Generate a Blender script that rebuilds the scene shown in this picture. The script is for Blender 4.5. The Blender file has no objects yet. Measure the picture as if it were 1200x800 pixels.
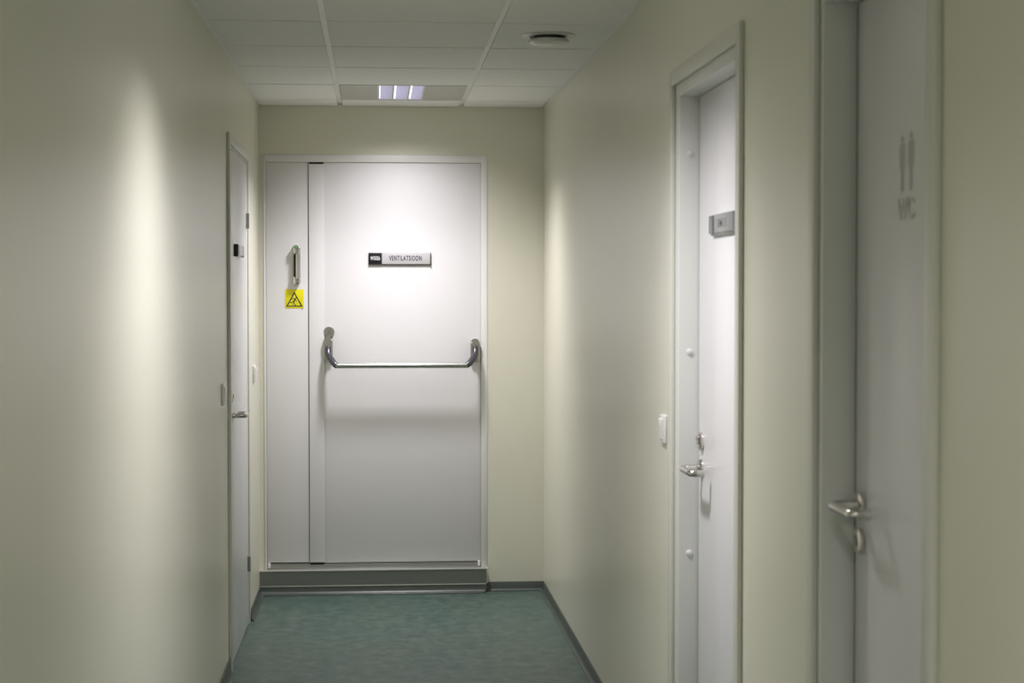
import bpy, bmesh, math, random
from mathutils import Vector, Matrix

S = bpy.context.scene
C = S.collection
random.seed(4)

# ---------------------------------------------------------------- camera
F_PX, YAW, PITCH, CAM_H = 2010.65, 0.0787, 0.0293, 1.5088
cd = bpy.data.cameras.new('camera')
cam = bpy.data.objects.new('camera', cd)
C.objects.link(cam)
cd.sensor_width = 36.0
cd.lens = F_PX / 1200 * 36.0
cd.clip_start = 0.05
fwd = Vector((math.sin(YAW) * math.cos(PITCH), math.cos(YAW) * math.cos(PITCH), -math.sin(PITCH)))
right = Vector((math.cos(YAW), -math.sin(YAW), 0))
up = right.cross(fwd)
M = Matrix((right, up, -fwd)).transposed().to_4x4()
M.translation = Vector((0, 0, CAM_H))
cam.matrix_world = M
cd.dof.use_dof = True
cd.dof.focus_distance = 8.3
cd.dof.aperture_fstop = 6.5
S.camera = cam

# ---------------------------------------------------------------- world (sealed corridor: only a trace of ambient)
w = bpy.data.worlds.new('world')
S.world = w
w.use_nodes = True
w.node_tree.nodes['Background'].inputs[0].default_value = (0.5, 0.5, 0.5, 1)
w.node_tree.nodes['Background'].inputs[1].default_value = 0.0

# ---------------------------------------------------------------- exposure and lamps (positions follow the ceiling grid)
S.view_settings.view_transform = 'Standard'
S.view_settings.look = 'None'
S.view_settings.gamma = 1.0
S.view_settings.exposure = 0.0
LAMP_W = (39, 46, 62, 62)
LAMP_COLOR = (1.0, 0.965, 1.0)
CUT_X, CUT_Y, TAIL_Y, TAIL = (0.0, 2.05), (0.0, 1.15), (0.0, 3.4), 0.32   # tangents over which the louvre shields the lamp; share of stray light along the corridor
LAMPS = [(0.114, 8.01), (0.114, 4.41), (0.114, 0.81), (0.114, -2.79)]

# ---------------------------------------------------------------- dimensions
XL, XR, D, ZC = -0.582, 0.8395, 8.592, 2.428
YB = -4.2
X1, X2 = -0.178, 0.422          # main runners
ROW0 = 5.912                    # a row joint; rows every 0.6 m

# ---------------------------------------------------------------- materials
def mat(name, color, rough=0.5, metal=0.0, spec=0.5, bump=0.0, bscale=200.0, var=0.0, vscale=3.0, emit=None, estr=0.0, aniso=None, coat=0.0):
    m = bpy.data.materials.new(name)
    m.use_nodes = True
    nt = m.node_tree
    b = nt.nodes['Principled BSDF']
    b.inputs['Base Color'].default_value = (*color, 1)
    b.inputs['Roughness'].default_value = rough
    b.inputs['Metallic'].default_value = metal
    b.inputs['Specular IOR Level'].default_value = spec
    b.inputs['Coat Weight'].default_value = coat
    tc = nt.nodes.new('ShaderNodeTexCoord')
    mp = nt.nodes.new('ShaderNodeMapping')
    nt.links.new(tc.outputs['Object'], mp.inputs[0])
    if aniso: mp.inputs['Scale'].default_value = aniso
    if bump:
        n = nt.nodes.new('ShaderNodeTexNoise')
        n.inputs['Scale'].default_value = bscale
        n.inputs['Detail'].default_value = 3
        nt.links.new(mp.outputs[0], n.inputs[0])
        bp = nt.nodes.new('ShaderNodeBump')
        bp.inputs['Strength'].default_value = bump
        bp.inputs['Distance'].default_value = 0.002
        nt.links.new(n.outputs[0], bp.inputs['Height'])
        nt.links.new(bp.outputs[0], b.inputs['Normal'])
    if var:
        n = nt.nodes.new('ShaderNodeTexNoise')
        n.inputs['Scale'].default_value = vscale
        n.inputs['Detail'].default_value = 5
        nt.links.new(mp.outputs[0], n.inputs[0])
        r = nt.nodes.new('ShaderNodeValToRGB')
        r.color_ramp.elements[0].position = 0.3
        r.color_ramp.elements[1].position = 0.7
        r.color_ramp.elements[0].color = (*[c * (1 - var) for c in color], 1)
        r.color_ramp.elements[1].color = (*[min(1, c * (1 + var)) for c in color], 1)
        nt.links.new(n.outputs[0], r.inputs[0])
        nt.links.new(r.outputs[0], b.inputs['Base Color'])
    if emit:
        b.inputs['Emission Color'].default_value = (*emit, 1)
        b.inputs['Emission Strength'].default_value = estr
    return m

WALL = mat('cream_wall_paint', (0.75, 0.738, 0.615), 0.30, spec=0.6, bump=0.12, bscale=260, var=0.015, vscale=1.5)
DOOR = mat('white_door_laminate', (0.78, 0.77, 0.785), 0.27, spec=0.4, bump=0.02, bscale=60)
EDOOR = mat('white_end_door_paint', (0.80, 0.79, 0.80), 0.5, spec=0.25, bump=0.02, bscale=60)
FRAME = mat('pale_grey_frame_paint', (0.70, 0.71, 0.68), 0.36, spec=0.4)
EFRAME = mat('white_frame_paint', (0.84, 0.83, 0.82), 0.4, spec=0.4)
TILE = mat('mineral_ceiling_tile', (0.86, 0.86, 0.82), 0.9, spec=0.2, bump=0.5, bscale=420, var=0.02, vscale=40)
GRID = mat('white_grid_steel', (0.84, 0.85, 0.80), 0.45, spec=0.5)
PLENUM = mat('ceiling_void', (0.10, 0.10, 0.09), 0.9)
BASE = mat('grey_vinyl_skirting', (0.058, 0.072, 0.063), 0.36, spec=0.5, var=0.06, vscale=9)
STEEL = mat('brushed_steel_kick', (0.27, 0.28, 0.265), 0.36, metal=0.75, bump=0.15, bscale=30, aniso=(1, 1, 40))
SILL = mat('aluminium_sill', (0.42, 0.42, 0.41), 0.32, metal=0.9)
LIP = mat('aluminium_lip', (0.62, 0.64, 0.60), 0.35, metal=0.6)
CHROME = mat('satin_chrome', (0.62, 0.60, 0.57), 0.22, metal=1.0)
SATIN = mat('satin_nickel_cover', (0.42, 0.41, 0.37), 0.42, metal=0.85)
SILVER = mat('silver_rod', (0.66, 0.66, 0.63), 0.24, metal=1.0)
DARK = mat('dark_grey_plastic', (0.035, 0.033, 0.045), 0.28, spec=0.6)
BLACK = mat('black_plastic', (0.012, 0.011, 0.016), 0.35)
EDGE = mat('pale_gap_shade', (0.60, 0.59, 0.55), 0.6)  # filler tone for the soft shade lines round the end door leaves
GAP = mat('gap_shade', (0.42, 0.41, 0.35), 0.8)  # filler tone with the shade of the door gaps in its colour
ARCH = mat('architrave_paint', (0.68, 0.68, 0.61), 0.36, spec=0.45)
GLINT = mat('cell_edge_glow', (0.9, 0.9, 0.9), 0.5, emit=(0.97, 0.96, 1.0), estr=1.3)  # glow for the bright strip at the edge of each cell
WHITEP = mat('white_switch_plastic', (0.80, 0.79, 0.78), 0.25, spec=0.5)
SIGNF = mat('silver_sign_face', (0.64, 0.63, 0.65), 0.35, metal=0.15)
SIGNE = mat('sign_edge_grey', (0.20, 0.20, 0.20), 0.4, metal=0.5)
SIGNG = mat('grey_sign_face', (0.36, 0.36, 0.365), 0.3, metal=0.3)
SIGND = mat('grey_sign_dark', (0.14, 0.14, 0.145), 0.25)  # grey of the black number block has the glare on it mixed in
SIGNM = mat('grey_sign_mid', (0.235, 0.235, 0.24), 0.4)
INK = mat('blue_black_ink', (0.02, 0.018, 0.05), 0.5)
WHITEINK = mat('white_ink', (0.85, 0.84, 0.84), 0.5)
YELLOW = mat('yellow_sticker', (0.86, 0.78, 0.006), 0.4)
REDP = mat('red_print', (0.45, 0.06, 0.05), 0.5)
GREEN = mat('green_sticker', (0.10, 0.36, 0.14), 0.4)
DECAL = mat('grey_frosted_decal', (0.44, 0.44, 0.42), 0.4)
DECAL2 = mat('pale_frosted_decal', (0.50, 0.50, 0.48), 0.4)
HINGE = mat('grey_hinge_steel', (0.34, 0.34, 0.31), 0.4, metal=0.7)
REFL = mat('lamp_reflector', (0.80, 0.79, 0.86), 0.3, spec=0.5)
PLATE = mat('lamp_plate_paint', (0.50, 0.50, 0.43), 0.5)
VALVE = mat('valve_enamel', (0.68, 0.68, 0.64), 0.35)
GLOWPANEL = mat('lit_reflector_glow', (0.8, 0.8, 0.85), 0.5, emit=(0.80, 0.76, 1.0), estr=0.72)  # glow standing in for the lit inside of the reflector

# floor: teal linoleum, marbled with short streaks lying across the corridor
def floor_mat():
    m = bpy.data.materials.new('teal_linoleum')
    m.use_nodes = True
    nt = m.node_tree
    b = nt.nodes['Principled BSDF']
    b.inputs['Roughness'].default_value = 0.42
    b.inputs['Specular IOR Level'].default_value = 0.4
    tc = nt.nodes.new('ShaderNodeTexCoord')
    def noise(scale, sx, sy, det):
        mp = nt.nodes.new('ShaderNodeMapping')
        mp.inputs['Scale'].default_value = (sx, sy, 1)
        n = nt.nodes.new('ShaderNodeTexNoise')
        n.inputs['Scale'].default_value = scale
        n.inputs['Detail'].default_value = det
        n.inputs['Distortion'].default_value = 0.6
        nt.links.new(tc.outputs['Object'], mp.inputs[0])
        nt.links.new(mp.outputs[0], n.inputs[0])
        return n
    n1 = noise(17, 1.0, 0.9, 6)
    n2 = noise(2.2, 1.0, 0.6, 3)
    r1 = nt.nodes.new('ShaderNodeValToRGB')
    e = r1.color_ramp.elements
    e[0].position, e[0].color = 0.30, (0.043, 0.083, 0.071, 1)
    e[1].position, e[1].color = 0.72, (0.112, 0.150, 0.128, 1)
    x = e.new(0.5); x.color = (0.068, 0.112, 0.096, 1)
    nt.links.new(n1.outputs[0], r1.inputs[0])
    r2 = nt.nodes.new('ShaderNodeValToRGB')
    r2.color_ramp.elements[0].position = 0.35
    r2.color_ramp.elements[1].position = 0.65
    r2.color_ramp.elements[0].color = (0.93, 1.0, 1.0, 1)
    r2.color_ramp.elements[1].color = (1.08, 1.02, 0.98, 1)
    nt.links.new(n2.outputs[0], r2.inputs[0])
    mx = nt.nodes.new('ShaderNodeMix')
    mx.data_type = 'RGBA'; mx.blend_type = 'MULTIPLY'
    mx.inputs[0].default_value = 1.0
    nt.links.new(r1.outputs[0], mx.inputs[6])
    nt.links.new(r2.outputs[0], mx.inputs[7])
    nt.links.new(mx.outputs[2], b.inputs['Base Color'])
    return m
FLOOR = floor_mat()

# ---------------------------------------------------------------- mesh helpers
def box(bm, x0, x1, y0, y1, z0, z1, bev=0.0, seg=2, mi=0):
    x0, x1 = sorted((x0, x1)); y0, y1 = sorted((y0, y1)); z0, z1 = sorted((z0, z1))
    vs = [bm.verts.new(p) for p in ((x0,y0,z0),(x1,y0,z0),(x1,y1,z0),(x0,y1,z0),(x0,y0,z1),(x1,y0,z1),(x1,y1,z1),(x0,y1,z1))]
    fs = [bm.faces.new([vs[i] for i in q]) for q in ((0,3,2,1),(4,5,6,7),(0,1,5,4),(1,2,6,5),(2,3,7,6),(3,0,4,7))]
    for f in fs: f.material_index = mi
    if bev:
        es = list({e for f in fs for e in f.edges})
        bmesh.ops.bevel(bm, geom=es, offset=bev, segments=seg, affect='EDGES', profile=0.5)
    return vs

def basis(axis):
    a = Vector(axis).normalized()
    t = Vector((0, 0, 1)) if abs(a.z) < 0.9 else Vector((1, 0, 0))
    u = a.cross(t).normalized()
    return a, u, a.cross(u).normalized()

def lathe(bm, prof, origin, axis, n=32, sx=1.0, sy=1.0):
    """prof: (radius, height along axis) pairs"""
    a, u, v = basis(axis)
    o = Vector(origin)
    rings = []
    for r, h in prof:
        if r < 1e-6:
            rings.append([bm.verts.new(o + a * h)])
        else:
            rings.append([bm.verts.new(o + a * h + u * (r * sx * math.cos(2*math.pi*i/n)) + v * (r * sy * math.sin(2*math.pi*i/n))) for i in range(n)])
    for A, B in zip(rings, rings[1:]):
        for i in range(n):
            j = (i + 1) % n
            if len(A) == 1 and len(B) == 1: continue
            if len(A) == 1: bm.faces.new((A[0], B[j], B[i]))
            elif len(B) == 1: bm.faces.new((A[i], A[j], B[0]))
            else: bm.faces.new((A[i], A[j], B[j], B[i]))

def smooth_path(pts, it=2):
    pts = [Vector(p) for p in pts]
    for _ in range(it):
        q = [pts[0]]
        for a, b in zip(pts, pts[1:]):
            q += [a * 0.75 + b * 0.25, a * 0.25 + b * 0.75]
        q.append(pts[-1])
        pts = q
    return pts

def tube(bm, pts, r, n=14, flat=1.0):
    pts = [Vector(p) for p in pts]
    rings = []
    ref = None
    for i, p in enumerate(pts):
        t = (pts[min(i+1, len(pts)-1)] - pts[max(i-1, 0)]).normalized()
        if ref is None:
            _, u, v = basis(t)
        else:
            u = (ref - t * ref.dot(t)).normalized(); v = t.cross(u)
        ref = u
        rr = r[i] if isinstance(r, (list, tuple)) else r
        rings.append([bm.verts.new(p + u * (rr * math.cos(2*math.pi*k/n)) + v * (rr * flat * math.sin(2*math.pi*k/n))) for k in range(n)])
    for A, B in zip(rings, rings[1:]):
        for i in range(n):
            j = (i + 1) % n
            bm.faces.new((A[i], A[j], B[j], B[i]))
    bm.faces.new(rings[0][::-1]); bm.faces.new(rings[-1])

def prism(bm, poly, place, depth, n_dir):
    """poly: 2-D points; place(u, v) -> Vector; extruded by depth along n_dir"""
    n = Vector(n_dir) * depth
    a = [bm.verts.new(place(u, v)) for u, v in poly]
    b = [bm.verts.new(place(u, v) + n) for u, v in poly]
    bm.faces.new(a[::-1]); bm.faces.new(b)
    k = len(a)
    for i in range(k):
        bm.faces.new((a[i], a[(i+1) % k], b[(i+1) % k], b[i]))

def obj(name, bm, m, parent=None, smooth=True):
    me = bpy.data.meshes.new(name)
    bmesh.ops.recalc_face_normals(bm, faces=bm.faces[:])
    bm.to_mesh(me); bm.free()
    for q in (m if isinstance(m, (list, tuple)) else [m]): me.materials.append(q)
    if smooth:
        me.polygons.foreach_set('use_smooth', [True] * len(me.polygons))
        try: me.set_sharp_from_angle(angle=math.radians(35))
        except Exception: pass
    o = bpy.data.objects.new(name, me)
    C.objects.link(o)
    if parent is not None:
        o.parent = parent
        p = parent; T = Matrix()
        while p is not None:
            T = p.matrix_basis @ T if False else p.matrix_basis @ T
            p = p.parent
        o.matrix_parent_inverse = Matrix()
        # children are written in world space: bring them into the parent's frame
        me.transform(T.inverted())
    return o

def empty(name, loc):
    o = bpy.data.objects.new(name, None)
    o.empty_display_size = 0.05
    C.objects.link(o)
    o.location = loc
    return o

def tag(o, label=None, cat=None, group=None, kind=None):
    if label: o['label'] = label
    if cat: o['category'] = cat
    if group: o['group'] = group
    if kind: o['kind'] = kind
    return o

def B(): return bmesh.new()

def text(name, body, size, m, place, parent, sx=1.0, extrude=0.0004, shear=0.0, bold=0.0, space=1.0):
    """flat lettering; place is the matrix of the letters' plane (x right, y up)"""
    cu = bpy.data.curves.new(name, 'FONT')
    cu.body = body; cu.size = size; cu.align_x = 'CENTER'; cu.align_y = 'CENTER'
    cu.space_character = space; cu.extrude = extrude; cu.shear = shear; cu.offset = bold
    t = bpy.data.objects.new(name, cu)
    C.objects.link(t)
    bpy.context.view_layer.update()
    me = bpy.data.meshes.new_from_object(t.evaluated_get(bpy.context.evaluated_depsgraph_get()))
    bpy.data.objects.remove(t)
    me.transform(Matrix.Diagonal((sx, 1, 1, 1)))
    me.transform(place)
    me.materials.clear(); me.materials.append(m)
    o = bpy.data.objects.new(name, me)
    C.objects.link(o)
    if parent:
        o.parent = parent
        T = Matrix(); p = parent
        while p is not None:
            T = p.matrix_basis @ T; p = p.parent
        me.transform(T.inverted())
    return o

def plane_end(x, y, z):      # reads from the corridor, facing -Y
    return Matrix(((1,0,0,x),(0,0,-1,y),(0,1,0,z),(0,0,0,1)))
def plane_right(x, y, z):    # on the right wall, facing -X
    return Matrix(((0,0,-1,x),(-1,0,0,y),(0,1,0,z),(0,0,0,1)))

# ---------------------------------------------------------------- room shell
WT = 0.16
b = B(); box(b, XL - WT, XR + WT, YB - WT, D + WT, -0.12, 0.0)
fl = obj('floor', b, FLOOR, smooth=False); tag(fl, kind='structure')

# door openings: right wall (frame outer size), left wall, end wall
MID = dict(near=3.925, far=4.79, top=2.085)      # rough opening of the middle right door frame
WCD = dict(near=2.545, far=3.212, top=2.085)
b = B()
ys = [YB, WCD['near'], WCD['far'], MID['near'], MID['far'], D + WT]
for i in (0, 2, 4): box(b, XR, XR + WT, ys[i], ys[i+1], 0, ZC + 0.15)
for i in (1, 3): box(b, XR, XR + WT, ys[i], ys[i+1], 2.085, ZC + 0.15)
bmesh.ops.remove_doubles(b, verts=b.verts[:], dist=1e-5)
wr = obj('wall_right', b, WALL, smooth=False); tag(wr, kind='structure')

LD = dict(near=6.82, far=7.83, top=2.09)
b = B()
box(b, XL - WT, XL, YB, LD['near'], 0, ZC + 0.15)
box(b, XL - WT, XL, LD['far'], D + WT, 0, ZC + 0.15)
box(b, XL - WT, XL, LD['near'], LD['far'], LD['top'], ZC + 0.15)
wl = obj('wall_left', b, WALL, smooth=False); tag(wl, kind='structure')

ED = dict(x0=-0.560, x1=0.553, top=2.187)
b = B()
box(b, XL, ED['x0'], D, D + WT, 0, ZC + 0.15)
box(b, ED['x1'], XR, D, D + WT, 0, ZC + 0.15)
box(b, ED['x0'], ED['x1'], D, D + WT, ED['top'], ZC + 0.15)
box(b, ED['x0'], ED['x1'], D, D + WT, 0, 0.118)
we = obj('wall_end', b, WALL, smooth=False); tag(we, kind='structure')
b = B(); box(b, XL, XR, YB - WT, YB, 0, ZC + 0.15)
wb = obj('wall_back', b, WALL, smooth=False); tag(wb, kind='structure')

# ---------------------------------------------------------------- suspended ceiling
b = B(); box(b, XL - WT, XR + WT, YB - WT, D + WT, ZC + 0.15, ZC + 0.2)
ce = obj('ceiling', b, PLENUM, smooth=False); tag(ce, kind='structure')
T = 0.012
rows = []
y = ROW0
while y > YB: y -= 0.6
rows.append((YB, y + 0.6)); y += 0.6
while y + 0.6 < D - 0.01: rows.append((y, y + 0.6)); y += 0.6
rows.append((y, D))
cols = [(XL, X1), (X1, X2), (X2, XR)]
VALVE_AT = (0.620, 6.175)
lamp_rows = [round(l[1], 2) for l in LAMPS]
for (ya, yb) in rows:
    for ci, (xa, xb) in enumerate(cols):
        yc = (ya + yb) / 2
        if ci == 1 and any(abs(yc - l) < 0.05 for l in lamp_rows): continue
        e0 = 0.011 if ci else 0.016
        e1 = 0.011 if ci < 2 else 0.016
        last = yb > D - 0.01
        m0, m1 = 0.009, (0.009 if not last else (0.006 if ci == 1 else 0.004))
        b = B()
        z0 = ZC + random.uniform(-0.0006, 0.0006)
        # tegular tile: a body hanging through the grid
        box(b, xa + e0, xb - e1, ya + m0, yb - m1, z0, ZC + 0.013, bev=0.0016, seg=1)
        box(b, xa + e0 - 0.006, xb - e1 + 0.006, ya + 0.001, yb - 0.001, ZC + 0.0135, ZC + 0.018)
        obj('ceiling_tile', b, TILE, ce)
# runners and perimeter angle
for x in (X1, X2):
    b = B()
    box(b, x - 0.012, x + 0.012, YB, D, ZC + 0.009, ZC + 0.0105)
    box(b, x - 0.001, x + 0.001, YB, D, ZC + 0.0105, ZC + 0.04)
    obj('main_runner', b, GRID, ce, smooth=False)
for (ya, yb) in rows[:-1]:
    b = B()
    box(b, XL + 0.012, XR - 0.012, yb - 0.012, yb + 0.012, ZC + 0.0085, ZC + 0.0095)
    obj('cross_runner', b, GRID, ce, smooth=False)
for side in (0, 1):
    b = B()
    if side == 0: box(b, XL, XL + 0.020, YB, D, ZC + 0.006, ZC + 0.008); box(b, XL, XL + 0.0025, YB, D, ZC - 0.004, ZC + 0.03)
    else: box(b, XR - 0.020, XR, YB, D, ZC + 0.006, ZC + 0.008); box(b, XR - 0.0025, XR, YB, D, ZC - 0.004, ZC + 0.03)
    obj('edge_trim', b, GRID, ce, smooth=False)
b = B(); box(b, XL, X1 + 0.10, D - 0.02, D, ZC + 0.004, ZC + 0.006); box(b, X2, XR, D - 0.02, D, ZC + 0.004, ZC + 0.006)
obj('edge_trim', b, GRID, ce, smooth=False)

# ---------------------------------------------------------------- ceiling lights
def ceiling_light(x, y, label, watts):
    t = empty('ceiling_light', (x, y, ZC))
    tag(t, label, 'ceiling light', 'recessed louvred ceiling lights')
    tx0, tx1 = X1 + 0.015, X2 - 0.015
    y0, y1 = y - 0.296, y + 0.296
    hw, hl = 0.109, 0.285
    z0 = ZC - 0.001
    b = B()                                        # steel plate with its opening
    box(b, tx0, x - hw, y0, y1, z0, z0 + 0.004)
    box(b, x + hw, tx1, y0, y1, z0, z0 + 0.004)
    box(b, x - hw, x + hw, y0, y - hl, z0, z0 + 0.004)
    box(b, x - hw, x + hw, y + hl, y1, z0, z0 + 0.004)
    obj('plate', b, PLATE, t, smooth=False)
    b = B()                                        # side flanges of the housing
    box(b, x - hw - 0.002, x - hw, y - hl, y + hl, z0 + 0.004, z0 + 0.085)
    box(b, x + hw, x + hw + 0.002, y - hl, y + hl, z0 + 0.004, z0 + 0.085)
    box(b, x - hw, x + hw, y - hl - 0.002, y - hl, z0 + 0.004, z0 + 0.085)
    box(b, x - hw, x + hw, y + hl, y + hl + 0.002, z0 + 0.004, z0 + 0.085)
    box(b, x - hw, x + hw, y - hl, y + hl, z0 + 0.085, z0 + 0.087)
    obj('housing', b, REFL, t, smooth=False)
    b = B(); box(b, x - hw + 0.004, x + hw - 0.004, y - hl + 0.004, y + hl - 0.004, z0 + 0.046, z0 + 0.050)
    obj('glow_panel', b, GLOWPANEL, t, smooth=False)  # glowing panel added for the lit reflector behind the blades
    cw = 2 * hw / 3
    for k in range(4):                             # lengthwise wedge-shaped blades
        xx = x - hw + k * cw
        xx = min(max(xx, x - hw + 0.005), x + hw - 0.005)
        b = B()
        v = [(-0.0045, 0.0), (0.0045, 0.0), (0.0012, 0.044), (-0.0012, 0.044)]
        prism(b, v, lambda u, q, xx=xx: Vector((xx + u, y - hl, z0 + 0.0005 + q)), 2 * hl, (0, 1, 0))
        obj('blade', b, LIP if False else REFL, t, smooth=False)
    for k in range(3):
        b = B(); tube(b, [(x - hw + k * cw + 0.010, y - hl + 0.01, z0 + 0.009), (x - hw + k * cw + 0.010, y + hl - 0.01, z0 + 0.009)], 0.0036, 12)
        obj('glow_strip', b, GLINT, t)  # glowing strip added to brighten the left edge of each cell
    for k in range(1, 6):
        yy = y - hl + k * 2 * hl / 6
        b = B(); box(b, x - hw + 0.006, x + hw - 0.006, yy - 0.0012, yy + 0.0012, z0 + 0.014, z0 + 0.044)
        obj('cross_blade', b, REFL, t, smooth=False)
    l = bpy.data.lights.new('lamp', 'AREA')
    l.shape = 'RECTANGLE'; l.size = 0.14; l.size_y = 0.22
    l.energy = watts; l.color = LAMP_COLOR
    # photometry of a louvred fitting (as an IES file gives it): intensity falls off towards the cut-off angle
    l.use_nodes = True
    nt = l.node_tree
    em = nt.nodes['Emission']
    g = nt.nodes.new('ShaderNodeNewGeometry'); sp = nt.nodes.new('ShaderNodeSeparateXYZ')
    nt.links.new(g.outputs['Incoming'], sp.inputs[0])
    def M(op, a, c=None):
        n = nt.nodes.new('ShaderNodeMath'); n.operation = op
        for k, q in enumerate((a, c)):
            if q is None: continue
            if isinstance(q, (int, float)): n.inputs[k].default_value = q
            else: nt.links.new(q, n.inputs[k])
        return n.outputs[0]
    az = M('MAXIMUM', M('ABSOLUTE', sp.outputs['Z']), 0.001)
    rs = []
    for ax, (c0, c1) in (('X', CUT_X), ('Y', CUT_Y), ('Y', TAIL_Y)):
        tn = M('DIVIDE', M('ABSOLUTE', sp.outputs[ax]), az)
        mr = nt.nodes.new('ShaderNodeMapRange'); mr.interpolation_type = 'SMOOTHSTEP'
        nt.links.new(tn, mr.inputs['Value'])
        mr.inputs['From Min'].default_value = c0; mr.inputs['From Max'].default_value = c1
        mr.inputs['To Min'].default_value = 1.0; mr.inputs['To Max'].default_value = 0.0
        rs.append(mr.outputs['Result'])
    f = M('MULTIPLY', rs[0], M('ADD', M('MULTIPLY', rs[1], 1 - TAIL), M('MULTIPLY', rs[2], TAIL)))
    nt.links.new(f, em.inputs['Strength'])
    o = bpy.data.objects.new('lamp', l)
    C.objects.link(o); o.parent = t
    o.location = (0, 0, -0.004)
    return t
labs = ['recessed three-cell ceiling light glowing in the tile grid, nearest the end door',
        'recessed three-cell ceiling light between the left door and the right doors, above the frame',
        'recessed three-cell ceiling light just ahead of the camera, above the frame',
        'recessed three-cell ceiling light behind the camera']
for (x, y), lb, lw in zip(LAMPS, labs, LAMP_W): ceiling_light(x, y, lb, lw)

# ---------------------------------------------------------------- air valve in the ceiling
vx, vy = VALVE_AT
t = empty('air_valve', (vx, vy, ZC)); tag(t, 'round white air valve with a dark gap, in a ceiling tile near the right wall', 'air vent')
b = B(); lathe(b, [(0.066, 0.004), (0.096, 0.0), (0.098, -0.001), (0.094, -0.003), (0.080, -0.004), (0.070, -0.005), (0.064, -0.001), (0.062, 0.004)], (vx, vy, ZC - 0.0008), (0, 0, 1), 48)
obj('flange', b, VALVE, t)
b = B(); lathe(b, [(0, -0.012), (0.058, -0.012), (0.060, -0.004), (0, -0.004)], (vx, vy, ZC), (0, 0, 1), 40)
obj('throat', b, BLACK, t)
b = B(); lathe(b, [(0, -0.014), (0.060, -0.014), (0.070, -0.0155), (0.0735, -0.020), (0.071, -0.027), (0.054, -0.034), (0.028, -0.038), (0, -0.039)], (vx, vy, ZC), (0, 0, 1), 48)
obj('valve_disc', b, VALVE, t)
b = B(); lathe(b, [(0, -0.016), (0.014, -0.016), (0.014, -0.011), (0, -0.011)], (vx, vy, ZC), (0, 0, 1), 20)
obj('stem', b, SATIN, t)

# ---------------------------------------------------------------- skirting
BH = 0.046
def skirt(name, a, c, n, h=BH):
    """a, c: floor points on the wall line; n: direction into the room"""
    a = Vector((*a, 0)); c = Vector((*c, 0)); n = Vector((*n, 0))
    d = (c - a)
    prof = [(0, 0), (0.022, 0), (0.022, 0.0025), (0.017, 0.0045), (0.012, 0.010), (0.008, 0.018), (0.007, h - 0.004), (0.004, h), (0, h)]
    bm = B()
    prism(bm, prof, lambda u, v: a + n * u + Vector((0, 0, v)), d.length, d.normalized())
    o = obj(name, bm, BASE); tag(o, kind='structure')
    return o
skirt('baseboard_right', (XR, 4.83), (XR, D), (-1, 0))
skirt('baseboard_right', (XR, 3.252), (XR, 3.885), (-1, 0))
skirt('baseboard_right', (XR, YB), (XR, 2.505), (-1, 0))
skirt('baseboard_left', (XL, YB), (XL, 6.775), (1, 0), 0.07)
skirt('baseboard_left', (XL, 7.875), (XL, D), (1, 0))
skirt('baseboard_end', (0.545, D), (XR - 0.001, D), (0, -1))
skirt('baseboard_back', (XL, YB), (XR, YB), (0, 1))

# step box under the end door
SY = D - 0.045
t = empty('trim_1', (-0.02, D, 0)); tag(t, kind='structure')
b = B(); box(b, XL + 0.001, 0.545, SY, D, 0.004, 0.117)
obj('step_box', b, STEEL, t)
b = B(); box(b, XL + 0.001, 0.546, SY - 0.003, D, 0.117, 0.1215, 0.0012)
obj('step_lip', b, LIP, t)
b = B(); box(b, XL + 0.001, 0.546, SY - 0.003, SY, 0.0405, 0.0455, 0.001)
obj('lower_lip', b, LIP, t)
b = B()
prof = [(0.0, 0), (0.034, 0), (0.034, 0.003), (0.022, 0.006), (0.012, 0.012), (0.006, 0.02), (0.005, 0.040), (0, 0.040)]
prism(b, prof, lambda u, v: Vector((XL + 0.002, SY - 0.0005 - u, v)), 0.545 - XL - 0.01, (1, 0, 0))
obj('cove_strip', b, BASE, t)
b = B(); box(b, 0.545, 0.553, SY + 0.01, D, 0.046, 0.121)
obj('corner_bead', b, WALL, t)

# ---------------------------------------------------------------- end door (double leaf, push bar)
t = empty('door_1', (-0.0035, D, 0.12))
tag(t, 'white steel double door with a push bar at the end of the corridor', 'door', kind='structure')
FY = D - 0.004       # frame face
b = B()
ox0, ox1, ot = ED['x0'] + 0.0005, ED['x1'] - 0.0005, ED['top'] - 0.0005
ix0, ix1, it = -0.548, 0.5215, 2.150
box(b, ox0, ix0, FY, D + 0.10, 0.1215, ot, 0.0015)
box(b, ix1, ox1, FY, D + 0.10, 0.1215, ot, 0.0015)
box(b, ix0, ix1, FY, D + 0.10, it, ot, 0.0015)
obj('door_frame', b, EFRAME, t)
LY = D + 0.004       # leaf face
b = B(); box(b, ix0 + 0.003, -0.3405, LY, LY + 0.05, 0.155, it - 0.004, 0.0012)
obj('passive_leaf', b, EDOOR, t)
b = B(); box(b, -0.3335, ix1 - 0.003, LY, LY + 0.05, 0.152, it - 0.004, 0.0012)
leaf = obj('active_leaf', b, EDOOR, t)
b = B(); box(b, -0.3345, -0.2600, LY - 0.009, LY, 0.156, it - 0.011, 0.002)
obj('cover_strip', b, EDOOR, t)
b = B(); box(b, -0.3405, -0.3335, LY + 0.0015, LY + 0.03, 0.15, it)
obj('gap_filler', b, GAP, t, smooth=False)
b = B(); box(b, ix0, ix0 + 0.003, LY + 0.003, LY + 0.03, 0.15, it); box(b, ix1 - 0.003, ix1, LY + 0.003, LY + 0.03, 0.15, it); box(b, ix0 + 0.003, ix1 - 0.003, LY + 0.003, LY + 0.03, it - 0.004, it)
obj('gap_filler', b, EDGE, t, smooth=False)
b = B(); box(b, -0.333, -0.262, LY - 0.002, LY + 0.001, it - 0.0095, it - 0.001)
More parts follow.
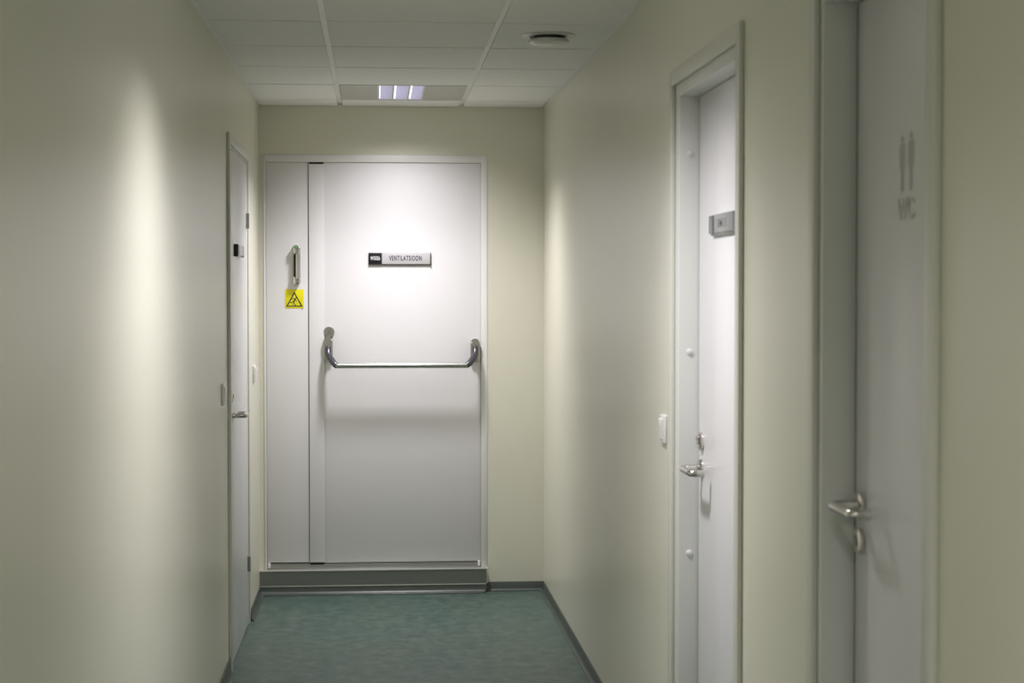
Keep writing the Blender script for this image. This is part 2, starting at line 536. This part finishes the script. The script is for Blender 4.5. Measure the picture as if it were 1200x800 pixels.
obj('dark_notch', b, BLACK, t, smooth=False)  # black block at the dark notch above the cover strip
b = B(); box(b, ix0, ix1, LY - 0.005, LY + 0.07, 0.1215, 0.143, 0.002)
obj('sill', b, SILL, t)
b = B(); box(b, ix0 + 0.002, ix1 - 0.002, LY + 0.001, LY + 0.02, 0.1435, 0.150)
obj('drip_strip', b, SILL, t)
b = B(); box(b, -0.333, -0.264, LY - 0.006, LY + 0.004, 0.1438, 0.1515)
obj('dark_notch', b, BLACK, t)  # black block at the dark notch below the cover strip
for x in (ix0 + 0.004, ix1 - 0.018):
    b = B(); box(b, x, x + 0.014, LY - 0.012, LY - 0.003, 0.128, 0.155, 0.0015)
    obj('corner_block', b, WHITEP, t)

# push bar
ZB = 1.141
BY = D - 0.105
root = empty('push_bar', (0.12, LY, ZB)); root.parent = t; root.matrix_parent_inverse = t.matrix_basis.inverted()
pb_parent = root
def pobj(name, bm, m):       # children of the push bar (door > push_bar > piece), world-space meshes
    me = bpy.data.meshes.new(name)
    bmesh.ops.recalc_face_normals(bm, faces=bm.faces[:])
    bm.to_mesh(me); bm.free(); me.materials.append(m)
    me.polygons.foreach_set('use_smooth', [True] * len(me.polygons))
    me.set_sharp_from_angle(angle=math.radians(40))
    me.transform(Matrix.Translation(-Vector((0.12, LY, ZB))))
    o = bpy.data.objects.new(name, me); C.objects.link(o); o.parent = root
    return o
b = B(); tube(b, [(-0.203, BY, ZB), (0.448, BY, ZB)], 0.0135, 24)
pobj('rod', b, SILVER)
def bracket(x, ztop, zbot, s):
    b = B()
    # curved cover, rounded top, deeper towards the bottom
    n = 12; w2 = 0.0225
    outline = []
    for i in range(n + 1):
        a = math.pi * i / n
        outline.append((x + w2 * math.cos(a), ztop - w2 + w2 * math.sin(a)))
    outline += [(x - w2, zbot), (x + w2, zbot)]
    prism(b, outline, lambda u, v: Vector((u, LY, v)), 0.034, (0, -1, 0))
    bmesh.ops.bevel(b, geom=[e for e in b.edges if all(abs(v.co.y - (LY - 0.034)) < 1e-5 for v in e.verts)], offset=0.010, segments=4, affect='EDGES')
    pobj('bracket', b, SATIN)
    b = B()                     # lever arm from the bracket down to the rod end
    xe = -0.197 if s > 0 else 0.443
    pts = smooth_path([(x, LY - 0.022, 1.226), (x, LY - 0.044, 1.222), (x + s * 0.002, LY - 0.062, 1.192), (x + s * 0.030, BY + 0.006, ZB + 0.012), (xe, BY, ZB)], 2)
    nn = len(pts)
    tube(b, pts, [0.0170 - 0.0025 * (i / nn) for i in range(nn)], 14)
    pobj('arm', b, DARK)
bracket(-0.241, 1.286, 1.165, 1)
bracket(0.491, 1.272, 1.155, -1)
b = B(); lathe(b, [(0, 0.0), (0.0265, 0.0), (0.0265, 0.010), (0.024, 0.013), (0, 0.013)], (-0.2365, LY, 1.303 + 0.004), (0, -1, 0), 32)
obj('lock_rosette', b, SATIN, t)
b = B(); lathe(b, [(0, 0), (0.009, 0), (0.009, 0.005), (0, 0.005)], (-0.2365, LY - 0.013, 1.307), (0, -1, 0), 16)
obj('lock_cylinder', b, HINGE, t)

# pull handle with flush plate on the passive leaf
hx, hz0, hz1 = -0.3985, 1.535, 1.738
b = B()
n = 10; w2 = 0.020; ol = []
for i in range(n + 1): a = math.pi * i / n; ol.append((hx + w2 * math.cos(a), hz1 - w2 + w2 * math.sin(a)))
for i in range(n + 1): a = math.pi + math.pi * i / n; ol.append((hx + w2 * math.cos(a), hz0 + w2 + w2 * math.sin(a)))
prism(b, ol, lambda u, v: Vector((u, LY, v)), 0.006, (0, -1, 0))
h = obj('bolt_handle', b, CHROME, t)
def hobj(name, bm, m):
    return obj(name, bm, m, h)
b = B(); box(b, hx - 0.014, hx + 0.018, LY - 0.040, LY - 0.006, hz1 - 0.046, hz1 - 0.006, 0.005, 3); hobj('end_block', b, CHROME)
b = B(); box(b, hx - 0.014, hx + 0.018, LY - 0.040, LY - 0.006, hz0 + 0.006, hz0 + 0.046, 0.005, 3); hobj('end_block', b, CHROME)
b = B(); box(b, hx + 0.001, hx + 0.017, LY - 0.046, LY - 0.020, hz0 + 0.030, hz1 - 0.040, 0.006, 4); hobj('grip', b, CHROME)
b = B(); box(b, hx - 0.012, hx - 0.003, LY - 0.018, LY - 0.005, hz0 + 0.038, hz1 - 0.046, 0.002); hobj('slot', b, BLACK)
b = B(); box(b, hx - 0.012, hx + 0.014, LY - 0.0408, LY - 0.0398, hz1 - 0.014, hz1 - 0.009); hobj('green_stripe', b, GREEN)
b = B(); box(b, hx - 0.012, hx - 0.004, LY - 0.0408, LY - 0.0398, hz1 - 0.043, hz1 - 0.037); hobj('green_stripe', b, GREEN)

# ---------------------------------------------------------------- side door frames and hardware
def side_door(name, side, label, near, far, face, wnear, wfar, ztop, leafx, arch_near, arch_far, arch_top, jamb=True):
    """side +1 right wall, -1 left wall"""
    xw = XR if side > 0 else XL
    t = empty(name, (xw, (near + far) / 2, 0)); tag(t, label, 'door', kind='structure')
    ax = xw - side * 0.0125
    b = B()
    box(b, ax, xw - side * 0.0002, arch_near, near + 0.002, 0, arch_top, 0.0025)
    obj('architrave', b, ARCH, t)
    b = B(); box(b, ax if side > 0 else xw + 0.005, xw - side * 0.0002, far - 0.002, arch_far, 0, arch_top, 0.0025 if side > 0 else 0.001)
    obj('architrave', b, ARCH, t)
    b = B(); box(b, ax, xw - side * 0.0002, near + 0.002, far - 0.002, ztop, arch_top, 0.0025)
    obj('architrave', b, ARCH, t)
    fx0, fx1 = xw - side * 0.0005, xw + side * 0.14
    b = B()
    box(b, fx0, fx1, near + 0.0005, wnear, 0, ztop - 0.0005, 0.002)
    obj('frame_post', b, FRAME, t)
    b = B(); box(b, fx0, fx1, wfar, far - 0.0005, 0, ztop - 0.0005, 0.002)
    obj('frame_post', b, FRAME, t)
    b = B(); box(b, fx0, fx1, wnear, wfar, face, ztop - 0.0005, 0.002)
    obj('frame_head', b, FRAME, t)
    return t

def lever_handle(parent, x, side, y, z, hdir, reach=0.056, length=0.125):
    """lever on a round rosette; side: normal points to -side; hdir: +1/-1 along Y"""
    n = -side
    b = B(); lathe(b, [(0, 0), (0.0255, 0), (0.0265, 0.003), (0.0255, 0.008), (0.022, 0.010), (0.012, 0.0105), (0.011, 0.016), (0, 0.016)], (x, y, z), (n, 0, 0), 32)
    h = obj('lever_handle', b, CHROME, parent)
    b = B()
    pts = smooth_path([(x + n * 0.006, y, z), (x + n * reach * 0.85, y, z), (x + n * reach, y + hdir * 0.008, z), (x + n * reach, y + hdir * 0.030, z), (x + n * reach * 0.98, y + hdir * (length - 0.03), z - 0.001), (x + n * reach * 0.95, y + hdir * (length - 0.008), z - 0.001), (x + n * reach * 0.85, y + hdir * length, z - 0.001), (x + n * reach * 0.35, y + hdir * (length + 0.001), z - 0.001)], 2)
    tube(b, pts, 0.0098, 16)
    obj('lever', b, CHROME, h)
    return h

def rosette(parent, x, side, y, z, turn=False):
    n = -side
    b = B(); lathe(b, [(0, 0), (0.0245, 0), (0.0255, 0.003), (0.0245, 0.009), (0.021, 0.011), (0, 0.011)], (x, y, z), (n, 0, 0), 32)
    r = obj('lock_rosette', b, CHROME, parent)
    b = B()
    if turn:
        box(b, x + n * 0.011, x + n * 0.019, y - 0.012, y + 0.004, z + 0.004, z + 0.014, 0.003, 3)
        lathe(b, [(0, 0.010), (0.009, 0.010), (0.009, 0.016), (0, 0.016)], (x, y, z), (n, 0, 0), 20)
    else:
        lathe(b, [(0, 0.010), (0.010, 0.010), (0.010, 0.0135), (0, 0.0135)], (x, y, z), (n, 0, 0), 20)
    obj('thumb_turn' if turn else 'keyhole_cover', b, CHROME if turn else HINGE, r)
    return r

# middle right door
dm = side_door('door_2', 1, 'white recessed door in a grey frame on the right wall, with a small grey sign', MID['near'], MID['far'], 2.050, 3.931, 4.727, 2.085, 0.055, 3.885, 4.830, 2.127)
LX = XR + 0.056
b = B(); box(b, LX, LX + 0.04, 3.934, 4.721, 0.006, 2.047, 0.0015)
obj('door_leaf', b, DOOR, dm)
b = B(); box(b, LX + 0.014, LX + 0.03, 4.721, 4.7268, 0.006, 2.047); box(b, LX + 0.004, LX + 0.03, 3.934, 4.7268, 2.047, 2.0497)
obj('gap_filler', b, GAP, dm, smooth=False)
lever_handle(dm, LX, 1, 4.672, 1.020, -1)
rosette(dm, LX, 1, 4.672, 1.095, True)
for z in (0.777, 1.340, 1.8915, 0.21):
    b = B(); lathe(b, [(0, 0), (0.009, 0), (0.0088, 0.0015), (0.006, 0.003), (0, 0.0035)], (XR + 0.030, 4.727, z), (0, -1, 0), 20)
    obj('screw_cap', b, WHITEP, dm)

# WC door
dw = side_door('door_3', 1, 'white recessed toilet door nearest on the right, with faint figures on it', WCD['near'], WCD['far'], 2.050, 2.551, 3.187, 2.085, 0.06, 2.503, 3.250, 2.127)
WX = XR + 0.0615
b = B(); box(b, WX, WX + 0.04, 2.554, 3.170, 0.006, 2.047, 0.0015)
obj('door_leaf', b, DOOR, dw)
b = B(); box(b, WX + 0.003, WX + 0.03, 3.170, 3.1868, 0.006, 2.047)
obj('gap_filler', b, BLACK, dw, smooth=False)  # black strip added as the shade in the gap beside the leaf
lever_handle(dw, WX, 1, 3.128, 1.110, -1, reach=0.058, length=0.125)
rosette(dw, WX, 1, 3.128, 1.043)

# left door, nearly flush, hinges on the far side
dl = side_door('door_4', -1, 'flush white door with a lever handle in the left wall', LD['near'], LD['far'], 2.0835, 6.874, 7.775, 2.09, 0.0, 6.775, 7.872, 2.129)
FX = XL - 0.0005
b = B(); box(b, FX - 0.04, FX + 0.0005, 6.8765, 7.772, 0.006, 2.081, 0.0015)
obj('door_leaf', b, DOOR, dl)
lever_handle(dl, FX, -1, 6.905, 1.0125, 1, reach=0.058, length=0.125)
rosette(dl, FX, -1, 6.905, 1.089)
for z in (1.823, 0.280):
    b = B(); lathe(b, [(0, -0.034), (0.0075, -0.034), (0.0075, 0.034), (0, 0.034)], (XL + 0.006, 7.7745, z), (0, 0, 1), 14)
    hb = obj('hinge', b, HINGE, dl)
    b = B(); box(b, XL - 0.0002, XL + 0.0016, 7.776, 7.800, z - 0.033, z + 0.033)
    obj('hinge_plate', b, HINGE, hb)

# ---------------------------------------------------------------- signs
def text_sign(t, dirn, x0, z0, ln, ht, blk, th, place, face, edge, block_m):
    """sign built along u (reading direction) and v (up); place(u, v, w) -> world, w out from the door"""
    def bx(bm, u0, u1, v0, v1, w0, w1, bev=0.0006):
        p = [place(u, v, w) for u in (u0, u1) for v in (v0, v1) for w in (w0, w1)]
        box(bm, min(q.x for q in p), max(q.x for q in p), min(q.y for q in p), max(q.y for q in p), min(q.z for q in p), max(q.z for q in p), bev)
    b = B(); bx(b, 0, ln, 0, ht, 0.0003, th * 0.6)
    obj('backing_rail', b, edge, t)
    b = B(); bx(b, blk + 0.003, ln - 0.006, 0.006, ht, th * 0.6, th)
    obj('name_plate', b, face, t)
    b = B(); bx(b, 0.001, blk, 0.006, ht - 0.001, th * 0.6, th + 0.001)
    obj('number_plate', b, block_m, t)
    b = B(); bx(b, ln - 0.005, ln, 0.0, ht, th * 0.6, th + 0.001)
    obj('end_cap', b, edge, t)

# ventilation sign on the end door
sx, sz = -0.040, 1.638
t = empty('door_sign', (0.115, LY, 1.67))
tag(t, 'narrow silver sign reading VENTILATSIOON with a black number block, on the end door', 'sign')
text_sign(t, 1, sx, sz, 0.312, 0.062, 0.064, 0.012, lambda u, v, w: Vector((sx + u, LY - w, sz + v)), SIGNF, SIGNE, BLACK)
text('lettering', 'VENTILATSIOON', 0.034, INK, plane_end(sx + 0.184, LY - 0.0122, sz + 0.034), t, sx=0.55, bold=0.0007, space=1.18)
text('number', 'W502b', 0.026, WHITEINK, plane_end(sx + 0.033, LY - 0.0133, sz + 0.034), t, sx=0.54, shear=0.1, bold=0.0006, space=1.15)

# grey sign on the middle right door
gy, gz = 4.520, 1.655
t = empty('door_sign', (LX, gy - 0.155, gz + 0.026))
tag(t, 'small grey metal sign with a dark lettered patch, on the middle right door', 'sign')
text_sign(t, 1, gy, gz, 0.310, 0.054, 0.062, 0.013, lambda u, v, w: Vector((LX - w, gy - u, gz + v)), SIGNG, SIGNG, SIGND)
b = B(); box(b, LX - 0.0134, LX - 0.013, gy - 0.112, gy - 0.225, gz + 0.018, gz + 0.041)
obj('lettered_patch', b, SIGNM, t)
text('lettering', 'EM', 0.026, SIGND, plane_right(LX - 0.0136, gy - 0.150, gz + 0.0295), t, sx=1.7, bold=0.0002)

# black sign on the left door
ly, lz = 7.098, 1.652
t = empty('door_sign', (FX, ly + 0.15, lz + 0.026))
tag(t, 'small sign with a black end, on the left door above its handle', 'sign')
text_sign(t, 1, ly, lz, 0.300, 0.048, 0.062, 0.017, lambda u, v, w: Vector((FX + w, ly + u, lz + v)), SIGNF, SIGNF, BLACK)
b = B(); box(b, FX + 0.0005, FX + 0.018, ly - 0.004, ly + 0.001, lz - 0.001, lz + 0.050, 0.0015)
obj('end_cap', b, BLACK, t)

# yellow trip warning sticker
yx0, yx1, yz0, yz1 = -0.4545, -0.3625, 1.424, 1.518
b = B(); box(b, yx0, yx1, LY - 0.0014, LY - 0.0002, yz0, yz1, 0.0003)
t = empty('warning_sticker', ((yx0 + yx1) / 2, LY, (yz0 + yz1) / 2))
tag(t, 'yellow square sticker with a black triangle and a tripping figure, on the end door', 'warning sign')
obj('sticker', b, YELLOW, t)
W = yx1 - yx0; H = yz1 - yz0
def yp(u, v, w=0.0): return Vector((yx0 + u * W, LY - 0.0015 - w, yz0 + v * H))
b = B()
tri_o = [(0.055, 0.085), (0.955, 0.085), (0.505, 0.875)]
tri_i = [(0.155, 0.135), (0.855, 0.135), (0.505, 0.755)]
ov = [b.verts.new(yp(*p)) for p in tri_o]; iv = [b.verts.new(yp(*p)) for p in tri_i]
ov2 = [b.verts.new(yp(*p, 0.0004)) for p in tri_o]; iv2 = [b.verts.new(yp(*p, 0.0004)) for p in tri_i]
for i in range(3):
    j = (i + 1) % 3
    b.faces.new((ov[i], ov[j], iv[j], iv[i])); b.faces.new((ov2[i], ov2[j], iv2[j], iv2[i]))
    b.faces.new((ov[i], ov[j], ov2[j], ov2[i])); b.faces.new((iv[i], iv[j], iv2[j], iv2[i]))
obj('triangle', b, INK, t, smooth=False)
def stroke(bm, pts, wd):
    for (a, c) in zip(pts, pts[1:]):
        a = Vector((*a, 0)); c = Vector((*c, 0)); d = (c - a).normalized(); nrm = Vector((-d.y, d.x, 0)) * wd
        e = d * wd * 0.4
        q = [a - e + nrm, a - e - nrm, c + e - nrm, c + e + nrm]
        prism(bm, [(p.x, p.y) for p in q], lambda u, v: yp(u, v), 0.0004, (0, -1, 0))
b = B()
stroke(b, [(0.56, 0.50), (0.47, 0.37)], 0.034)                    # trunk, leaning forward
stroke(b, [(0.47, 0.37), (0.40, 0.31), (0.28, 0.30)], 0.022)      # trailing leg
stroke(b, [(0.48, 0.36), (0.50, 0.28), (0.42, 0.20)], 0.022)      # bent leg
stroke(b, [(0.54, 0.50), (0.44, 0.535), (0.37, 0.46)], 0.018)     # back arm
stroke(b, [(0.55, 0.48), (0.62, 0.36)], 0.018)                    # front arm
prism(b, [(0.61 + 0.045 * math.cos(i * math.pi / 6), 0.555 + 0.040 * math.sin(i * math.pi / 6)) for i in range(12)], lambda u, v: yp(u, v), 0.0004, (0, -1, 0))
stroke(b, [(0.51, 0.165), (0.575, 0.185)], 0.026)                 # the obstacle
obj('tripping_figure', b, INK, t, smooth=False)
b = B(); box(b, yx1 - 0.010, yx1 - 0.004, LY - 0.0007, LY - 0.0002, yz0 - 0.007, yz0 - 0.004)
obj('printed_mark', b, REDP, t)

# WC marking on the near right door
t = empty('toilet_marking', (WX, 2.862, 1.70))
tag(t, 'faint grey man and woman figures above the letters WC, on the nearest right door', 'sign')
def fig(yc, zt, zb, bw, woman):
    H = zt - zb
    b = B()
    P = lambda u, v: Vector((WX - 0.0002, yc - u, zb + v * H))
    hr = 0.0075
    prism(b, [(hr * math.cos(i * math.pi / 8), 0.93 + (0.062) * math.sin(i * math.pi / 8)) for i in range(16)], P, 0.0005, (-1, 0, 0))
    if woman: body = [(-bw * .45, 0.84), (bw * .45, 0.84), (bw * .62, 0.76), (bw * 1.0, 0.40), (bw * .8, 0.38), (-bw * .8, 0.38), (-bw * 1.0, 0.40), (-bw * .62, 0.76)]
    else: body = [(-bw * .8, 0.845), (bw * .8, 0.845), (bw, 0.80), (bw, 0.44), (bw * .8, 0.40), (-bw * .8, 0.40), (-bw, 0.44), (-bw, 0.80)]
    prism(b, body, P, 0.0005, (-1, 0, 0))
    prism(b, [(-bw * .5, 0.0), (-bw * .08, 0.0), (-bw * .08, 0.40), (-bw * .5, 0.40)], P, 0.0005, (-1, 0, 0))
    prism(b, [(bw * .08, 0.0), (bw * .5, 0.0), (bw * .5, 0.40), (bw * .08, 0.40)], P, 0.0005, (-1, 0, 0))
    return b
obj('woman_figure', fig(2.893, 1.777, 1.680, 0.0155, False), DECAL, t, smooth=False)
obj('man_figure', fig(2.845, 1.780, 1.680, 0.0155, False), DECAL, t, smooth=False)
text('letters', 'WC', 0.050, DECAL2, plane_right(WX - 0.0008, 2.869, 1.648), t, sx=1.05, bold=0.0012)

# ---------------------------------------------------------------- light switches
def switch(side, y, z, label, n=1.0):
    xw = XR if side > 0 else XL
    s = -side
    t = empty('light_switch', (xw, y, z)); tag(t, label, 'light switch')
    b = B(); box(b, xw + s * 0.0003, xw + s * 0.010, y - 0.041, y + 0.041, z - 0.041, z + 0.041, 0.003, 3)
    obj('plate', b, WHITEP, t)
    b = B()
    prof = [(0.0095, -0.029), (0.0125, -0.029), (0.0125, 0.000), (0.0150, 0.027), (0.0140, 0.029), (0.0095, 0.029)]
    prism(b, prof, lambda u, v: Vector((xw + s * u, y - 0.029, z + v)), 0.058, (0, 1, 0))
    bmesh.ops.bevel(b, geom=b.edges[:], offset=0.001, segments=2, affect='EDGES')
    obj('rocker', b, WHITEP, t)
switch(1, 4.960, 1.107, 'white rocker light switch on the right wall beside the middle door')
switch(-1, 6.545, 1.119, 'white rocker light switch on the left wall, just before the left door')
switch(-1, 8.17, 1.118, 'white rocker light switch on the left wall, between the left door and the end wall')
